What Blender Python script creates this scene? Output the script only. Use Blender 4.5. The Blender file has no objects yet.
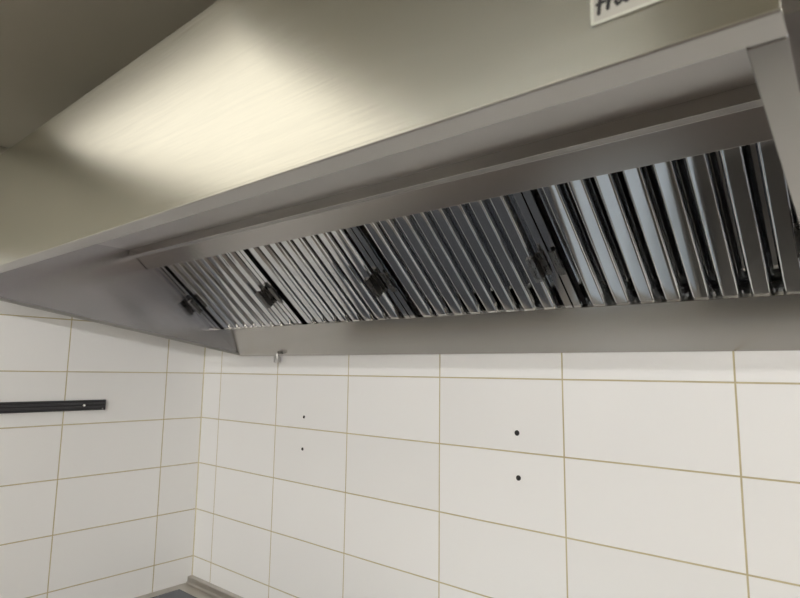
import bpy, bmesh, math, random
from mathutils import Vector, Matrix
random.seed(7)
S = bpy.context.scene
COL = S.collection
Z0 = 1.80                      # eye level row line of the tiles above the floor

# ------------------------------------------------------------------ materials
def new_mat(name):
    m = bpy.data.materials.new(name); m.use_nodes = True
    nt = m.node_tree
    b = nt.nodes['Principled BSDF']
    return m, nt, b

def nd(nt, t, **kw):
    n = nt.nodes.new(t)
    for k, v in kw.items(): setattr(n, k, v)
    return n

def brushed(name, col, rough, aniso=0.0, tangent=None, grain=(2, 60, 60), var=.06, bump=0.0, spread=.05):
    """brushed stainless steel: grain is the noise scale per object axis"""
    m, nt, b = new_mat(name)
    b.inputs['Metallic'].default_value = 1
    tc = nd(nt, 'ShaderNodeTexCoord')
    mp = nd(nt, 'ShaderNodeMapping'); mp.inputs['Scale'].default_value = grain
    nt.links.new(tc.outputs['Object'], mp.inputs['Vector'])
    nz = nd(nt, 'ShaderNodeTexNoise'); nz.inputs['Scale'].default_value = 8; nz.inputs['Detail'].default_value = 4
    nt.links.new(mp.outputs['Vector'], nz.inputs['Vector'])
    mr = nd(nt, 'ShaderNodeMapRange')
    mr.inputs['To Min'].default_value = rough - spread; mr.inputs['To Max'].default_value = rough + spread
    nt.links.new(nz.outputs['Fac'], mr.inputs['Value'])
    nt.links.new(mr.outputs['Result'], b.inputs['Roughness'])
    nz2 = nd(nt, 'ShaderNodeTexNoise'); nz2.inputs['Scale'].default_value = 3.5; nz2.inputs['Detail'].default_value = 3
    nt.links.new(tc.outputs['Object'], nz2.inputs['Vector'])
    mx = nd(nt, 'ShaderNodeMix', data_type='RGBA')
    mx.inputs[6].default_value = (*[c * (1 - var) for c in col], 1)
    mx.inputs[7].default_value = (*[min(1, c * (1 + var)) for c in col], 1)
    nt.links.new(nz2.outputs['Fac'], mx.inputs[0])
    nt.links.new(mx.outputs[2], b.inputs['Base Color'])
    if aniso:
        b.inputs['Anisotropic'].default_value = aniso
        cx = nd(nt, 'ShaderNodeCombineXYZ')
        for i in range(3): cx.inputs[i].default_value = tangent[i]
        nt.links.new(cx.outputs[0], b.inputs['Tangent'])
    if bump:
        bp = nd(nt, 'ShaderNodeBump'); bp.inputs['Strength'].default_value = bump; bp.inputs['Distance'].default_value = .0006
        nt.links.new(nz.outputs['Fac'], bp.inputs['Height'])
        nt.links.new(bp.outputs['Normal'], b.inputs['Normal'])
    return m

def plain(name, col, rough=.5, metal=0.0, noise=0.06, scale=30):
    m, nt, b = new_mat(name)
    b.inputs['Metallic'].default_value = metal
    b.inputs['Roughness'].default_value = rough
    tc = nd(nt, 'ShaderNodeTexCoord')
    nz = nd(nt, 'ShaderNodeTexNoise'); nz.inputs['Scale'].default_value = scale; nz.inputs['Detail'].default_value = 3
    nt.links.new(tc.outputs['Object'], nz.inputs['Vector'])
    mx = nd(nt, 'ShaderNodeMix', data_type='RGBA')
    mx.inputs[6].default_value = (*[c * (1 - noise) for c in col], 1)
    mx.inputs[7].default_value = (*[min(1, c * (1 + noise)) for c in col], 1)
    nt.links.new(nz.outputs['Fac'], mx.inputs[0])
    nt.links.new(mx.outputs[2], b.inputs['Base Color'])
    return m

def tile_mat(name, axis, off, flip, upper):
    """white wall tiles 40 x 20 cm in straight rows with beige grout.
    axis: object axis that runs along the wall; off: where the first joint is; flip: direction"""
    m, nt, b = new_mat(name)
    tc = nd(nt, 'ShaderNodeTexCoord')
    sp = nd(nt, 'ShaderNodeSeparateXYZ'); nt.links.new(tc.outputs['Object'], sp.inputs[0])
    def math_(op, a, c=None):
        n = nd(nt, 'ShaderNodeMath', operation=op)
        for i, v in enumerate((a, c)):
            if v is None: continue
            if isinstance(v, (int, float)): n.inputs[i].default_value = v
            else: nt.links.new(v, n.inputs[i])
        return n.outputs[0]
    u = sp.outputs[axis]
    if flip: u = math_('MULTIPLY', u, -1.0)
    u = math_('SUBTRACT', u, off)
    v = math_('SUBTRACT', sp.outputs[2], Z0)
    # slight waviness of the joints
    wz = nd(nt, 'ShaderNodeTexNoise'); wz.inputs['Scale'].default_value = 5.0; wz.inputs['Detail'].default_value = 2
    nt.links.new(tc.outputs['Object'], wz.inputs['Vector'])
    w = math_('MULTIPLY', math_('SUBTRACT', wz.outputs['Fac'], .5), .0016)
    u = math_('ADD', u, w); v = math_('ADD', v, w)
    def joint(x, size, half):
        f = math_('FRACT', math_('ADD', math_('DIVIDE', x, size), 100.5))
        d = math_('MULTIPLY', math_('ABSOLUTE', math_('SUBTRACT', f, .5)), size)   # distance to the joint
        return d
    du, dv = joint(u, .4, 0), joint(v, .2, 0)
    d = math_('MINIMUM', du, dv)
    mr = nd(nt, 'ShaderNodeMapRange', interpolation_type='SMOOTHSTEP')
    mr.inputs['From Min'].default_value = .0015; mr.inputs['From Max'].default_value = .0025
    nt.links.new(d, mr.inputs['Value'])
    fac = mr.outputs['Result']                           # 0 in the joint, 1 on the tile
    # one tone per tile
    iu = math_('FLOOR', math_('ADD', math_('DIVIDE', u, .4), 100.0))
    iv = math_('FLOOR', math_('ADD', math_('DIVIDE', v, .2), 100.0))
    cb = nd(nt, 'ShaderNodeCombineXYZ'); nt.links.new(iu, cb.inputs[0]); nt.links.new(iv, cb.inputs[1])
    wn = nd(nt, 'ShaderNodeTexWhiteNoise', noise_dimensions='2D'); nt.links.new(cb.outputs[0], wn.inputs['Vector'])
    tcx = nd(nt, 'ShaderNodeMix', data_type='RGBA')
    tcx.inputs[6].default_value = (.80, .795, .785, 1); tcx.inputs[7].default_value = (.835, .83, .82, 1)
    nt.links.new(wn.outputs['Value'], tcx.inputs[0])
    # grout, unevenly stained
    gz = nd(nt, 'ShaderNodeTexNoise'); gz.inputs['Scale'].default_value = 14; gz.inputs['Detail'].default_value = 5
    nt.links.new(tc.outputs['Object'], gz.inputs['Vector'])
    gc = nd(nt, 'ShaderNodeMix', data_type='RGBA')
    gc.inputs[6].default_value = (.40, .33, .18, 1); gc.inputs[7].default_value = (.62, .55, .37, 1)
    nt.links.new(gz.outputs['Fac'], gc.inputs[0])
    mx = nd(nt, 'ShaderNodeMix', data_type='RGBA')
    nt.links.new(fac, mx.inputs[0]); nt.links.new(gc.outputs[2], mx.inputs[6]); nt.links.new(tcx.outputs[2], mx.inputs[7])
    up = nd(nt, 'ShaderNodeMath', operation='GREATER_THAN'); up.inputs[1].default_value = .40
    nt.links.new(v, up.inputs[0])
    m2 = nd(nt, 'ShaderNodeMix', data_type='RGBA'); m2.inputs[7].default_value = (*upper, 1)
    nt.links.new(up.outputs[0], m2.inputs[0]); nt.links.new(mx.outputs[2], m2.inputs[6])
    nt.links.new(m2.outputs[2], b.inputs['Base Color'])
    rr = nd(nt, 'ShaderNodeMapRange'); rr.inputs['To Min'].default_value = .8; rr.inputs['To Max'].default_value = .34
    nt.links.new(fac, rr.inputs['Value']); nt.links.new(rr.outputs['Result'], b.inputs['Roughness'])
    bp = nd(nt, 'ShaderNodeBump'); bp.inputs['Strength'].default_value = .6; bp.inputs['Distance'].default_value = .0015
    nt.links.new(fac, bp.inputs['Height']); nt.links.new(bp.outputs['Normal'], b.inputs['Normal'])
    return m

STEEL = (.66, .635, .585)
M_front = brushed('steel_front', (.56, .55, .485), .205, .80, (0, 0, 1), (1.2, 60, 60), .04, spread=.045, bump=.05)
M_inner = brushed('steel_inner', (.46, .445, .43), .27, 0, None, (1.5, 50, 50), .03, spread=0)
M_canopy = brushed('steel_canopy', (.50, .485, .47), .42, 0, None, (1.5, 50, 50), .03, spread=0)
M_lip = brushed('steel_lip', (.37, .355, .335), .27, 0, None, (1.5, 50, 50), .03, spread=0)
M_panel = brushed('steel_side', (.76, .75, .79), .20, 0, None, (60, 1.5, 60), .04, spread=.02)
M_trough = brushed('steel_trough', (.48, .465, .44), .18, 0, None, (1.2, 60, 60), .04, spread=.015)
M_filter = brushed('polished_steel', (.67, .68, .695), .085, 0, None, (50, 2, 50), .04, spread=.03)
M_back = brushed('dull_steel', (.34, .34, .35), .35, 0, None, (50, 2, 50), .05)
M_edge = brushed('bright_edge', (.52, .51, .50), .4, 0, None, (2, 30, 30), .03)
M_handle = brushed('handle_steel', (.20, .195, .19), .28, 0, None, (30, 6, 30), .08)
M_counter = brushed('worktop_steel', (.52, .49, .45), .30, 0, None, (2, 40, 40), .05)
M_steel_unit = brushed('pale_steel', (.80, .82, .86), .38, 0, None, (2, 40, 40), .03)
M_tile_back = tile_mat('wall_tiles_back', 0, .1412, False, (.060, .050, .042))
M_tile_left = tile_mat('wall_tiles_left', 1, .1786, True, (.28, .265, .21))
M_paint = plain('wall_paint', (.60, .58, .54), .7)
M_white = plain('white_board', (.76, .86, .97), .45, noise=.03)
M_ceiling = plain('ceiling_paint', (.42, .40, .33), .8, noise=.04, scale=6)
M_floor = plain('floor_tiles', (.16, .13, .11), .5, noise=.15, scale=12)
M_black = plain('black_plastic', (.018, .018, .021), .38, noise=.2)
M_black_rib = plain('black_rubber', (.055, .055, .06), .5, noise=.2)
M_hole = plain('plug_black', (.012, .011, .010), .7)
M_glass = plain('black_ceramic_glass', (.110, .116, .132), .16, noise=.1)
M_glass.node_tree.nodes['Principled BSDF'].inputs['Specular IOR Level'].default_value = .15
M_chrome = plain('bright_screw', (.85, .85, .84), .22, 1)
M_label = plain('label_white', (.36, .35, .31), .45, noise=.03)
M_rim = plain('label_edge', (.47, .475, .41), .3, noise=.02)
M_ink = plain('label_ink', (.008, .008, .008), .6)
M_zone = plain('zone_print', (.17, .175, .19), .3)
M_frame = plain('lamp_housing', (.75, .75, .74), .4)
M_dark_unit = brushed('dark_unit_steel', (.30, .29, .28), .3, 0, None, (2, 40, 40), .08)

def emit(name, col, strength):
    m, nt, b = new_mat(name)
    b.inputs['Base Color'].default_value = (.8, .8, .8, 1)
    b.inputs['Emission Color'].default_value = (*col, 1)
    b.inputs['Emission Strength'].default_value = strength
    return m

# ------------------------------------------------------------------ mesh helpers
def link(name, bm, mat, parent=None, smooth=False, bevel=0.0, seg=2):
    bmesh.ops.recalc_face_normals(bm, faces=bm.faces)
    me = bpy.data.meshes.new(name); bm.to_mesh(me); bm.free()
    for m in (mat if isinstance(mat, (list, tuple)) else [mat]): me.materials.append(m)
    o = bpy.data.objects.new(name, me); COL.objects.link(o)
    if parent: o.parent = parent
    if smooth:
        for p in me.polygons: p.use_smooth = True
    if bevel:
        md = o.modifiers.new('bevel', 'BEVEL'); md.width = bevel; md.segments = seg; md.limit_method = 'ANGLE'
        md.angle_limit = math.radians(40)
    return o

def box(bm, x0, x1, y0, y1, z0, z1):
    v = [bm.verts.new((x, y, z)) for x in (x0, x1) for y in (y0, y1) for z in (z0, z1)]
    for f in ((0, 1, 3, 2), (4, 6, 7, 5), (0, 4, 5, 1), (2, 3, 7, 6), (0, 2, 6, 4), (1, 5, 7, 3)):
        bm.faces.new([v[i] for i in f])

def prism(bm, pts, x0, x1, axis='x'):
    """closed outline pts (a, b) extruded along an axis"""
    def P(t, a, b): return {'x': (t, a, b), 'y': (a, t, b), 'z': (a, b, t)}[axis]
    A = [bm.verts.new(P(x0, a, b)) for a, b in pts]
    B = [bm.verts.new(P(x1, a, b)) for a, b in pts]
    n = len(pts)
    bm.faces.new(A[::-1]); bm.faces.new(B)
    for i in range(n): bm.faces.new((A[i], A[(i + 1) % n], B[(i + 1) % n], B[i]))

def offset_line(pts, t):
    """thicken an open polyline into a closed sheet outline (mitred)"""
    n = len(pts); out = []
    for i, p in enumerate(pts):
        d = Vector((0, 0))
        ns = []
        if i > 0: e = (Vector(p) - Vector(pts[i - 1])).normalized(); ns.append(Vector((-e.y, e.x)))
        if i < n - 1: e = (Vector(pts[i + 1]) - Vector(p)).normalized(); ns.append(Vector((-e.y, e.x)))
        m = sum(ns, Vector((0, 0))) / len(ns)
        m = m / max(m.length_squared, .2)
        out.append(tuple(Vector(p) + m * t))
    return list(pts) + out[::-1]

def sheet(bm, pts, t, x0, x1, axis='x'):
    prism(bm, offset_line(pts, t), x0, x1, axis)

def cyl(bm, p, axis, r, h, n=20, r2=None):
    a = Vector(axis).normalized()
    q = a.to_track_quat('Z', 'Y').to_matrix().to_4x4()
    bmesh.ops.create_cone(bm, cap_ends=True, segments=n, radius1=r, radius2=r if r2 is None else r2, depth=h,
                          matrix=Matrix.Translation(Vector(p) + a * h / 2) @ q)

def thing(name, label, cat, mtx=None, group=None):
    o = bpy.data.objects.new(name, None); COL.objects.link(o)
    o.empty_display_size = .1
    if mtx is not None: o.matrix_world = mtx
    tag(o, label, cat, group); return o

def tag(o, label, cat, group=None):
    o['label'] = label; o['category'] = cat
    if group: o['group'] = group
    return o

def structure(o):
    o['kind'] = 'structure'; return o

# ------------------------------------------------------------------ camera
Mrows = [(0.7654190802255167, 0.6433957589913069, 0.013248733476228477),
         (0.07382236518129774, -0.108237549283491, 0.9913802960136653),
         (-0.6392838884453159, 0.7578433414876085, 0.1303440820947882)]
cam = bpy.data.cameras.new('camera'); co = bpy.data.objects.new('camera', cam); COL.objects.link(co)
r, u, f = [Vector(v) for v in Mrows]
R3 = Matrix((r, u, -f)).transposed()
co.matrix_world = Matrix.Translation((2.3875, -1.4362, .0098 + Z0)) @ R3.to_4x4()
cam.sensor_width = 36; cam.lens = 567.3276 / 800 * 36; cam.clip_start = .02
cam.dof.use_dof = True; cam.dof.focus_distance = 1.45; cam.dof.aperture_fstop = 8.5
S.camera = co

# ------------------------------------------------------------------ the room
RX, RY, CZ = 6.0, -6.2, Z0 + .81
bm = bmesh.new(); box(bm, 0, RX, 0, .12, 0, CZ); structure(link('wall_back', bm, M_tile_back))
bm = bmesh.new(); box(bm, -.12, 0, RY, .12, 0, CZ); structure(link('wall_left', bm, M_tile_left))
bm = bmesh.new(); box(bm, RX, RX + .12, RY, .12, 0, CZ); structure(link('wall_right', bm, M_paint))
bm = bmesh.new(); box(bm, -.12, RX + .12, RY - .12, RY, 0, CZ); structure(link('wall_front', bm, M_paint))
bm = bmesh.new(); box(bm, -.12, RX + .12, RY - .12, .12, -.1, 0); structure(link('floor', bm, M_floor))
bm = bmesh.new(); box(bm, -.12, RX + .12, RY - .12, .12, CZ, CZ + .1); structure(link('ceiling', bm, M_ceiling))
# grout line that fills the corner of the two tiled walls
bm = bmesh.new(); prism(bm, [(0, 0), (.0035, 0), (0, -.0035)], 0, CZ, 'z')
structure(link('trim_1', bm, plain('corner_grout', (.58, .52, .36), .8, noise=.15, scale=20)))

# ceiling lamps
def ceiling_light(x0, x1, y0, y1, mat, label, drop=.03, rim=.02):
    t = thing('ceiling_light', label, 'lamp', Matrix.Translation(((x0 + x1) / 2, (y0 + y1) / 2, CZ)))
    hx, hy = (x1 - x0) / 2, (y1 - y0) / 2
    bm = bmesh.new()
    box(bm, -hx - rim, hx + rim, -hy - rim, -hy, -drop, 0); box(bm, -hx - rim, hx + rim, hy, hy + rim, -drop, 0)
    box(bm, -hx - rim, -hx, -hy, hy, -drop, 0); box(bm, hx, hx + rim, -hy, hy, -drop, 0)
    link('housing', bm, M_frame, t)
    bm = bmesh.new(); box(bm, -hx, hx, -hy, hy, -drop + .004, -.001)
    link('diffuser', bm, mat, t)
    return t

def tube_light(x0, x1, y, mat, label, r=.013):
    t = thing('batten_light', label, 'lamp', Matrix.Translation(((x0 + x1) / 2, y, CZ)))
    h = (x1 - x0) / 2
    bm = bmesh.new(); prism(bm, [(-.035, 0), (.035, 0), (.030, -.030), (.022, -.040), (-.022, -.040), (-.030, -.030)], -h, h)
    link('housing', bm, M_frame, t)
    bm = bmesh.new(); cyl(bm, (-h + .01, 0, -.060), (1, 0, 0), r, 2 * h - .02, 16); link('tube', bm, mat, t)
    for s in (-1, 1):
        bm = bmesh.new(); box(bm, s * h - .008, s * h + .008, -.018, .018, -.076, -.038); link('lamp_holder', bm, M_frame, t)
    return t

E_near = emit('lamp_near', (1, .945, .84), 1.55)
E_far = emit('lamp_far', (1, .99, .965), 165.0)
E_fill = emit('lamp_fill', (1, .99, .965), 900.0)
ceiling_light(.26, 1.30, -2.30, -1.37, E_near, 'flat square ceiling lamp before the extractor hood near the left wall')
tube_light(.1, 1.75, -3.66, E_far, 'long strip lamp on the ceiling nearer to the camera')
tube_light(4.0, 5.9, -4.55, E_fill, 'unseen strip lamp added on the ceiling as fill light for the walls')  # added fill lamp, out of view, brightens the left and back walls

# ------------------------------------------------------------------ extractor hood
yaw, til = .0090, .0035
hx = Vector((math.cos(yaw) * math.cos(til), math.sin(yaw), -math.sin(til))).normalized()
hy = Vector((0, 0, 1)).cross(hx).normalized(); hz = hx.cross(hy)
HM = Matrix.Translation((.3066, -.0195, Z0)) @ Matrix((hx, hy, hz)).transposed().to_4x4()
hood = thing('extractor_hood', 'long stainless steel kitchen extractor hood with slanted underside on the tiled wall', 'hood', HM)
LX = 2.041                                       # outer length
FR, LIP, ZL, ZT = -1.043, -1.010, .239, .521      # front face, back of lip, lip height, top
A = (0, .0775); B = (-.1175, .1778)               # trough bottom at the wall, trough upper edge

# front apron: face, lip folded under, and its upturned end
bm = bmesh.new()
sheet(bm, [(FR + .03, ZT), (FR, ZT), (FR, ZL + .0008)], .0015, 0, LX)
link('front_panel', bm, M_front, hood, bevel=.0012)
bm = bmesh.new()
sheet(bm, [(FR + .0002, ZL), (LIP, ZL), (LIP, ZL + .02)], .0015, 0, LX)
link('folded_lip', bm, M_lip, hood, bevel=.0008)
# thin bead along the lower front edge
bm = bmesh.new(); box(bm, 0, LX, FR - .0015, FR, ZL + .0005, ZL + .0045); link('edge_bead', bm, M_front, hood, bevel=.001)
# side panels with a folded flange along the sloping lower edge
def side(x_out, x_in, label):
    s = 1 if x_in > x_out else -1
    sl = (ZL - A[1]) / LIP
    z = lambda y: A[1] + sl * y
    bm = bmesh.new()
    out = [(0, A[1]), (LIP, ZL), (FR + .002, ZL + .001), (FR + .002, ZT), (0, ZT)]
    xa, xb = sorted((x_out, x_out + s * .0015)); prism(bm, out, xa, xb)
    o = link('side_panel', bm, M_panel, hood, bevel=.0006)
    o['label'] = label
    y0, y1 = -.004, LIP + .0015
    bm = bmesh.new()
    xa, xb = sorted((x_out, x_in))
    prism(bm, [(y0, z(y0) + .0010), (y1, z(y1) + .0010), (y1, z(y1) - .0008), (y0, z(y0) - .0008)], xa, xb)
    xa, xb = sorted((x_in - s * .0015, x_in))
    prism(bm, [(y0, z(y0) + .009), (y1, z(y1) + .009), (y1, z(y1) - .0008), (y0, z(y0) - .0008)], xa, xb)
    link('folded_edge', bm, M_lip if s < 0 else M_edge, o, bevel=.0005)
side(-.0015, .0030, 'grey steel end panel near the left wall')
side(LX, 2.017, 'steel end panel with a broad folded edge at the right end')
# underside of the canopy, top and back
bm = bmesh.new(); box(bm, .0003, LX - .004, LIP, -.4985, .4463, .4480); link('canopy_ceiling', bm, M_canopy, hood)
bm = bmesh.new(); box(bm, 0, LX, FR + .002, 0, ZT - .003, ZT - .0015); link('top_panel', bm, M_front, hood)
bm = bmesh.new(); box(bm, 0, LX - .002, -.0035, -.002, A[1] + .004, ZT - .004); link('back_panel', bm, M_back, hood)
# upper filter rail: folded channel
bm = bmesh.new()
sheet(bm, [(-.5015, .4470), (-.5015, .4205), (-.4717, .4231), (-.4260, .3848), (-.4175, .3948), (-.4475, .4200)], -.0015, .0040, LX - .003)
link('filter_rail', bm, M_inner, hood, bevel=.0008)
# grease trough: inclined face, rolled upper edge and a gutter behind
bm = bmesh.new()
sheet(bm, [(-.1110, .1855), B, A, (-.0015, .0775 + .02)], -.0015, .0003, LX - .003)
sheet(bm, [(-.0100, .0900), (-.0700, .1400)], -.0015, .004, LX - .006)
link('grease_trough', bm, M_trough, hood, bevel=.0006)
# drain plug below the trough
dp = HM.inverted() @ Vector((.572, -.022, Z0 + .066))
bm = bmesh.new()
cyl(bm, (dp.x, -.012, .0640), (0, 0, 1), .0070, .018, 20)
cyl(bm, (dp.x, -.012, .0470), (0, 0, 1), .0085, .0150, 6)
cyl(bm, (dp.x, -.012, .0620), (0, 0, 1), .0100, .0025, 24)
for s_ in (-1, 1): box(bm, dp.x + s_ * .0115 - .003, dp.x + s_ * .0115 + .003, -.018, -.006, .0480, .0720)
o = link('drain_plug', bm, M_edge, hood, bevel=.0006)

# white label on the front
lab = bmesh.new(); box(lab, 1.9244, 2.0330, FR - .0014, FR - .0001, .2742, .3290)
lo = link('name_label', lab, M_label, hood, bevel=.0006); lo['label'] = 'white label with black script lettering'
bm = bmesh.new()
x0, x1, z0, z1 = 1.9244, 2.0330, .2742, .3290
for q in ((x0, x1, z0, z0 + .0022), (x0, x1, z1 - .0022, z1), (x0, x0 + .0022, z0, z1), (x1 - .0022, x1, z0, z1)):
    box(bm, q[0], q[1], FR - .0018, FR - .0012, q[2], q[3])
link('label_rim', bm, M_rim, lo)
def stroke(bm, pts, w, y, t=.0004):
    """brush stroke: a flat ribbon of rounded segments in the x-z plane"""
    for i in range(len(pts) - 1):
        a, b = Vector(pts[i]), Vector(pts[i + 1])
        d = (b - a); L = d.length; d.normalize(); n = Vector((-d.y, d.x))
        k = 5
        out = []
        for j in range(k + 1):
            an = -math.pi / 2 + math.pi * j / k; out.append(b + d * math.cos(an) * w + n * math.sin(an) * w)
        for j in range(k + 1):
            an = math.pi / 2 + math.pi * j / k; out.append(a + d * math.cos(an) * w + n * math.sin(an) * w)
        prism(bm, [(p.x, p.y) for p in out], y - t, y, 'y')
        y -= .00001
bm = bmesh.new()
# F r a in a slanted brush hand; u to the right, v up, base at (bx, bz)
bx, bz, k = 1.9305, .2828, .0125
def sk(pts, w): stroke(bm, [(bx + a * k, bz + c * k) for a, c in pts], w, FR - .0014)
sk([(0.0, -.05), (.06, .50), (.16, 1.15)], .0014)
sk([(-.18, 1.10), (.20, 1.22), (.75, 1.25)], .0013)
sk([(-.10, .55), (.14, .58), (.38, .60)], .0011)
sk([(.60, .62), (.54, .08)], .0014)
sk([(.58, .36), (.70, .58), (.88, .64)], .0011)
sk([(1.46, .56), (1.24, .68), (1.05, .58), (1.00, .30), (1.10, .10), (1.28, .20), (1.46, .56)], .0012)
sk([(1.50, .66), (1.48, .22), (1.62, .10), (1.86, .28)], .0012)
link('lettering', bm, M_ink, lo)

# ------------------------------------------------------------------ baffle filters
slope = .8394
sv = Vector((0, -1, slope)).normalized()          # up the slope (hood frame)
nv = Vector((0, -slope, -1)).normalized()         # out of the filter, towards the room
FL = Matrix((Vector((1, 0, 0)), sv, nv)).transposed().to_4x4()   # x along, y up the slope, z outwards (right-handed check below)
S0, S1 = -.035, .368                              # length along the slope, measured from the trough edge
W, PITCH, NR = .502, .0545, 8

def channel(bm, xc, y0, y1, hf, r, leg, zf, t=.0008, up=False, end=65):
    """rolled channel along y: flat face at zf, rounded shoulders and legs going back (or forward when up)"""
    s = 1 if up else -1
    n = 6
    crown = math.radians(2.2)                       # the pressed face is slightly bowed
    R = hf / math.sin(crown)
    side = []
    for j in range(1, 4):
        a = crown * j / 3
        side.append((R * math.sin(a), zf + s * (R - R * math.cos(a))))
    x0, z0 = side.pop()
    end = math.radians(end)
    for j in range(n + 1):
        a = crown + (end - crown) * j / n
        side.append((x0 + r * (math.sin(a) - math.sin(crown)), z0 + s * r * (math.cos(crown) - math.cos(a))))
    side.append((side[-1][0] + leg * math.cos(end), side[-1][1] + s * leg * math.sin(end)))
    pts = [(xc - p, q) for p, q in side[::-1]] + [(xc, zf)] + [(xc + p, q) for p, q in side]
    prism(bm, offset_line(pts, t if up else -t), y0, y1, 'y')

def handle_mesh(side_, raised):
    """bent grip plate on the frame strip; side_ = -1 left strip, +1 right strip"""
    bm = bmesh.new()
    y0, y1 = .112, .182
    if raised:
        x0 = W - .026 if side_ > 0 else .026
        d = -1 if side_ > 0 else 1
        P = [(x0 - d * .016, .0012), (x0, .0012), (x0, .024), (x0 + d * .018, .026)]
        prism(bm, offset_line(P, .0016), y0, y1, 'y')
        xa, xb = sorted((x0, x0 + d * .018))
        box(bm, xa, xb, y1 - .0016, y1, .012, .026)
    else:
        xa, xb = (.003, .020) if side_ < 0 else (W - .020, W - .003)
        prism(bm, offset_line([(xa, .0008), (xa, .0068), (xb, .0068), (xb, .0008)], -.0014), y0, y1, 'y')
    return bm

def emboss_mesh(side_, raised):
    bm = bmesh.new()
    if raised:
        xc = (W - .026 - .009) if side_ > 0 else .026 + .009; z = .0272
    else:
        xc = .0115 if side_ < 0 else W - .0115; z = .0070
    y = .175
    random.seed(3)
    while y > .122:
        l = random.uniform(.003, .006)
        dx = random.uniform(-.002, .002)
        box(bm, xc - .0035 + dx, xc + .003 + dx, y - .0010, y, z - .0006, z + .0005)
        box(bm, xc - .001 + dx, xc + .0005 + dx, y - l, y, z - .0006, z + .0005)
        y -= l + .0016
    return bm

def make_filter(label, mtx, left_raised=False):
    t = thing('baffle_filter', label, 'grease filter', mtx, 'grease filters in the extractor hood')
    zf = -.004
    # frame: four U strips
    bm = bmesh.new()
    fw = .018
    for xa, xb in ((0, fw), (W - fw, W)):
        box(bm, xa, xb, S0, S1, zf - .0008, zf)
    box(bm, 0, .0008, S0, S1, zf - .044, zf); box(bm, W - .0008, W, S0, S1, zf - .044, zf)
    for ya, yb in ((S0, S0 + .010), (S1 - .020, S1)):
        box(bm, fw, W - fw, ya, yb, zf - .0300, zf - .0292)
        box(bm, 0, W, ya if ya < 0 else yb - .0008, ya + .0008 if ya < 0 else yb, zf - .044, zf)
    box(bm, fw - .0008, fw, S0, S1, zf - .010, zf); box(bm, W - fw, W - fw + .0008, S0, S1, zf - .010, zf)
    link('frame', bm, M_filter, t, bevel=.0006)
    x1 = (W - (NR - 1) * PITCH) / 2
    bm = bmesh.new()
    for i in range(NR):
        channel(bm, x1 + i * PITCH, S0 + .012, S1 - .006, .0118, .0050, .0085, zf + .001)
    o = link('front_baffles', bm, M_filter, t, smooth=True); o.data.set_sharp_from_angle(angle=math.radians(35))
    bm = bmesh.new()
    for i in range(NR + 1):
        channel(bm, x1 + (i - .5) * PITCH, S0 + .004, S1 - .006, .012 if 0 < i < NR else .007, .004, .012, zf - .0415, up=True, end=80)
    o = link('rear_baffles', bm, M_filter, t, smooth=True); o.data.set_sharp_from_angle(angle=math.radians(35))
    for sd, rs in ((-1, left_raised), (1, True)):
        h = link('handle', handle_mesh(sd, rs), M_handle, t, bevel=.0005)
        link('embossing', emboss_mesh(sd, rs), M_handle, h)
    return t

def tree_copy(o, parent=None):
    c = o.copy(); COL.objects.link(c)
    if parent: c.parent = parent
    for ch in list(o.children): tree_copy(ch, c)
    return c

def fmtx(x): return HM @ Matrix.Translation((x, B[0], B[1])) @ FL
FX = [.004, .510, 1.016, 1.522]
FLAB = ['leftmost baffle grease filter, its edge against the hood end panel at left',
        'second baffle grease filter from the left end of the hood',
        'third baffle grease filter from the left end, left of the rightmost one',
        'rightmost shiny baffle grease filter at the right end of the hood']
make_filter(FLAB[0], fmtx(FX[0]), True)           # its left grip is folded out
f0 = make_filter(FLAB[1], fmtx(FX[1]))
for x, l in zip(FX[2:], FLAB[2:]):
    c = tree_copy(f0); c.matrix_world = fmtx(x); c['label'] = l

# ------------------------------------------------------------------ on the walls
# magnetic knife strip on the left wall
ks = thing('knife_strip', 'black magnetic knife strip screwed to the tiles of the left wall', 'knife rack', Matrix.Translation((0, -.434, Z0 - .1285)))
L = .78
bm = bmesh.new()
prof = [(0, -.0195), (.014, -.0195), (.018, -.0165), (.018, -.011), (.015, -.0095), (.015, -.0035), (.0185, -.002), (.0185, .002), (.015, .0035),
        (.015, .0095), (.018, .011), (.018, .0165), (.014, .0195), (0, .0195)]
prism(bm, prof, -L, -.003, 'y'); link('rail', bm, M_black, ks, bevel=.0006)
for s in (-1, 1):
    bm = bmesh.new(); box(bm, .0148, .0172, -L, -.0032, s * .0065 - .0028, s * .0065 + .0028)
    link('magnet_bar', bm, M_black_rib, ks, bevel=.0005)
for ya in (-L - .003, -.003):
    bm = bmesh.new(); box(bm, 0, .0195, ya, ya + .003, -.0205, .0205); link('end_cap', bm, M_black, ks, bevel=.001)
for y in (-.080, -L + .080):
    bm = bmesh.new(); cyl(bm, (.0185, y, 0), (1, 0, 0), .0052, .002, 20, .0036)
    o = link('screw', bm, M_chrome, ks, smooth=False); o['label'] = 'bright screw head'
bm = bmesh.new(); box(bm, .0175, .0190, -.0125, -.0085, -.0165, -.0120); o = link('sticker_chip', bm, M_rim, ks); o['label'] = 'tiny pale mark'

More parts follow.
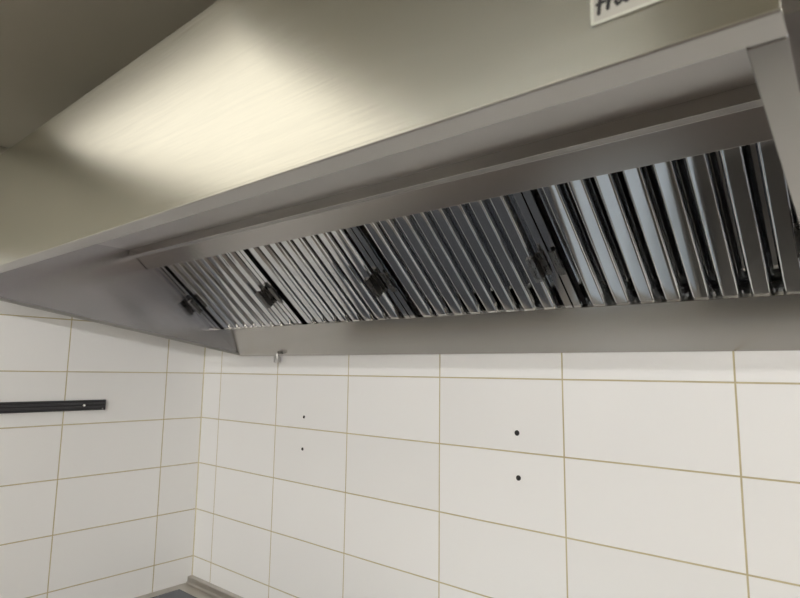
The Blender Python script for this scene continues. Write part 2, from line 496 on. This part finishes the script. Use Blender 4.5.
# empty drill holes with dark wall plugs
for x, z, rr, lab_ in ((1.6055, -.1486, .0075, 'dark plugged drill hole, upper one of the right pair on the back wall'),
                       (1.6082, -.2687, .0072, 'dark plugged drill hole, lower one of the right pair on the back wall'),
                       (.7104, -.1572, .0055, 'small dark drill hole, upper one of the left pair on the back wall'),
                       (.7082, -.2750, .0060, 'small dark drill hole, lower one of the left pair on the back wall')):
    bm = bmesh.new()
    n = 20
    rings = []
    for rad, y in ((rr, 0.0005), (rr, -.0008), (rr * .62, -.0008), (rr * .5, -.0002)):
        rings.append([bm.verts.new((rad * math.cos(2 * math.pi * i / n), y, rad * math.sin(2 * math.pi * i / n))) for i in range(n)])
    for a, b in zip(rings, rings[1:]):
        for i in range(n): bm.faces.new((a[i], a[(i + 1) % n], b[(i + 1) % n], b[i]))
    bm.faces.new(rings[-1])
    o = link('wall_plug', bm, M_hole); o.location = (x, 0, Z0 + z)
    tag(o, lab_, 'wall plug', 'drill holes in the back wall tiles')

# ------------------------------------------------------------------ cooking line below
CT = Z0 - .906
ct = thing('worktop', 'stainless steel worktop with a low upstand along the tiled back wall', 'worktop', Matrix.Translation((0, 0, 0)))
bm = bmesh.new()
x1 = 2.9
HX0, HX1, HY0, HY1 = .050, 1.32, -.66, -.085       # opening of the hob
box(bm, .001, HX0, -.80, -.001, CT - .04, CT); box(bm, HX1, x1, -.80, -.001, CT - .04, CT)
box(bm, HX0, HX1, HY1, -.001, CT - .04, CT); box(bm, HX0, HX1, -.80, HY0, CT - .04, CT)
link('top', bm, M_counter, ct)
bm = bmesh.new()
prism(bm, [(-.001, CT - .002), (-.001, Z0 - .880), (-.021, Z0 - .8802), (-.0235, Z0 - .882), (-.0245, CT + .006), (-.031, CT + .0004), (-.031, CT - .002)], .004, x1)
link('upstand', bm, M_counter, ct)
bm = bmesh.new(); box(bm, .01, x1 - .01, -.76, -.01, .12, CT - .04); link('base_cabinet', bm, M_counter, ct)
for x in (.08, 1.0, 1.95, 2.82):
    for y in (-.70, -.08):
        bm = bmesh.new(); cyl(bm, (x, y, 0), (0, 0, 1), .022, .12, 16); link('foot', bm, M_black, ct)
# glass hob
hb = thing('glass_hob', 'black ceramic glass hob let into the steel worktop in the corner', 'hob', Matrix.Translation((HX0, HY1, CT)))
hw, hd = HX1 - HX0, HY1 - HY0
bm = bmesh.new(); box(bm, .0015, hw - .0015, -hd + .0015, -.0015, -.03, .0012); link('glass', bm, M_glass, hb, bevel=.0008)
for i in range(3):
    for j in (0, 1):
        bm = bmesh.new()
        cx_, cy_ = .22 + i * .415, -.15 - j * .28
        for rr in (.105, .1025):
            pass
        n = 48; R0, R1 = [[bm.verts.new((cx_ + q * math.cos(2 * math.pi * i_ / n), cy_ + q * math.sin(2 * math.pi * i_ / n), .0014)) for i_ in range(n)] for q in (.105, .102)]
        for i_ in range(n): bm.faces.new((R0[i_], R0[(i_ + 1) % n], R1[(i_ + 1) % n], R1[i_]))
        link('cooking_zone', bm, M_zone, hb)

# pale board and dark unit out of view, added for reflections in the filters
cb = thing('added_board', 'unseen pale board added right of the black hob for the filter reflections', 'board', Matrix.Translation((1.40, -.10, CT)))
bm = bmesh.new(); box(bm, 0, .46, -.58, 0, 0, .02); link('board', bm, M_white, cb, bevel=.004)
bm = bmesh.new(); prism(bm, [(.18, -.565), (.28, -.565), (.28, -.548), (.18, -.548)], .0195, .0205, 'z'); link('grip_slot', bm, M_hole, cb)
gr = thing('added_griddle', 'unseen dark unit added right of the pale board for the filter reflections', 'added_griddle', Matrix.Translation((1.92, -.06, CT)))
bm = bmesh.new(); box(bm, 0, .62, -.60, 0, .02, .12); link('body', bm, M_dark_unit, gr, bevel=.006)
bm = bmesh.new(); box(bm, .03, .59, -.52, -.04, .118, .124); link('hot_plate', bm, M_dark_unit, gr, bevel=.003)
for y0, y1, x0, x1 in ((-.03, -.015, .0, .62), (-.60, -.015, 0, .012), (-.60, -.015, .608, .62)):
    bm = bmesh.new(); box(bm, x0, x1, y0, y1, .12, .165); link('splash_guard', bm, M_dark_unit, gr)
for x in (.15, .46):
    bm = bmesh.new(); cyl(bm, (x, -.60, .07), (0, -1, 0), .022, .022, 24, .018); link('knob', bm, M_black, gr)
for x in (.04, .58):
    for y in (-.56, -.04):
        bm = bmesh.new(); cyl(bm, (x, y, 0), (0, 0, 1), .014, .022, 16); link('foot', bm, M_black, gr)

# ------------------------------------------------------------------ look
w = bpy.data.worlds.new('world'); S.world = w; w.use_nodes = True
w.node_tree.nodes['Background'].inputs[0].default_value = (.5, .5, .5, 1)
w.node_tree.nodes['Background'].inputs[1].default_value = .1
S.view_settings.view_transform = 'Standard'
S.view_settings.look = 'None'
S.view_settings.gamma = 1
S.view_settings.use_curve_mapping = False
S.view_settings.exposure = 0.05
S.cycles.max_bounces = 12
S.cycles.diffuse_bounces = 6
S.cycles.glossy_bounces = 8
S.cycles.sample_clamp_indirect = 6
S.cycles.use_denoising = True
S.cycles.blur_glossy = 1.0
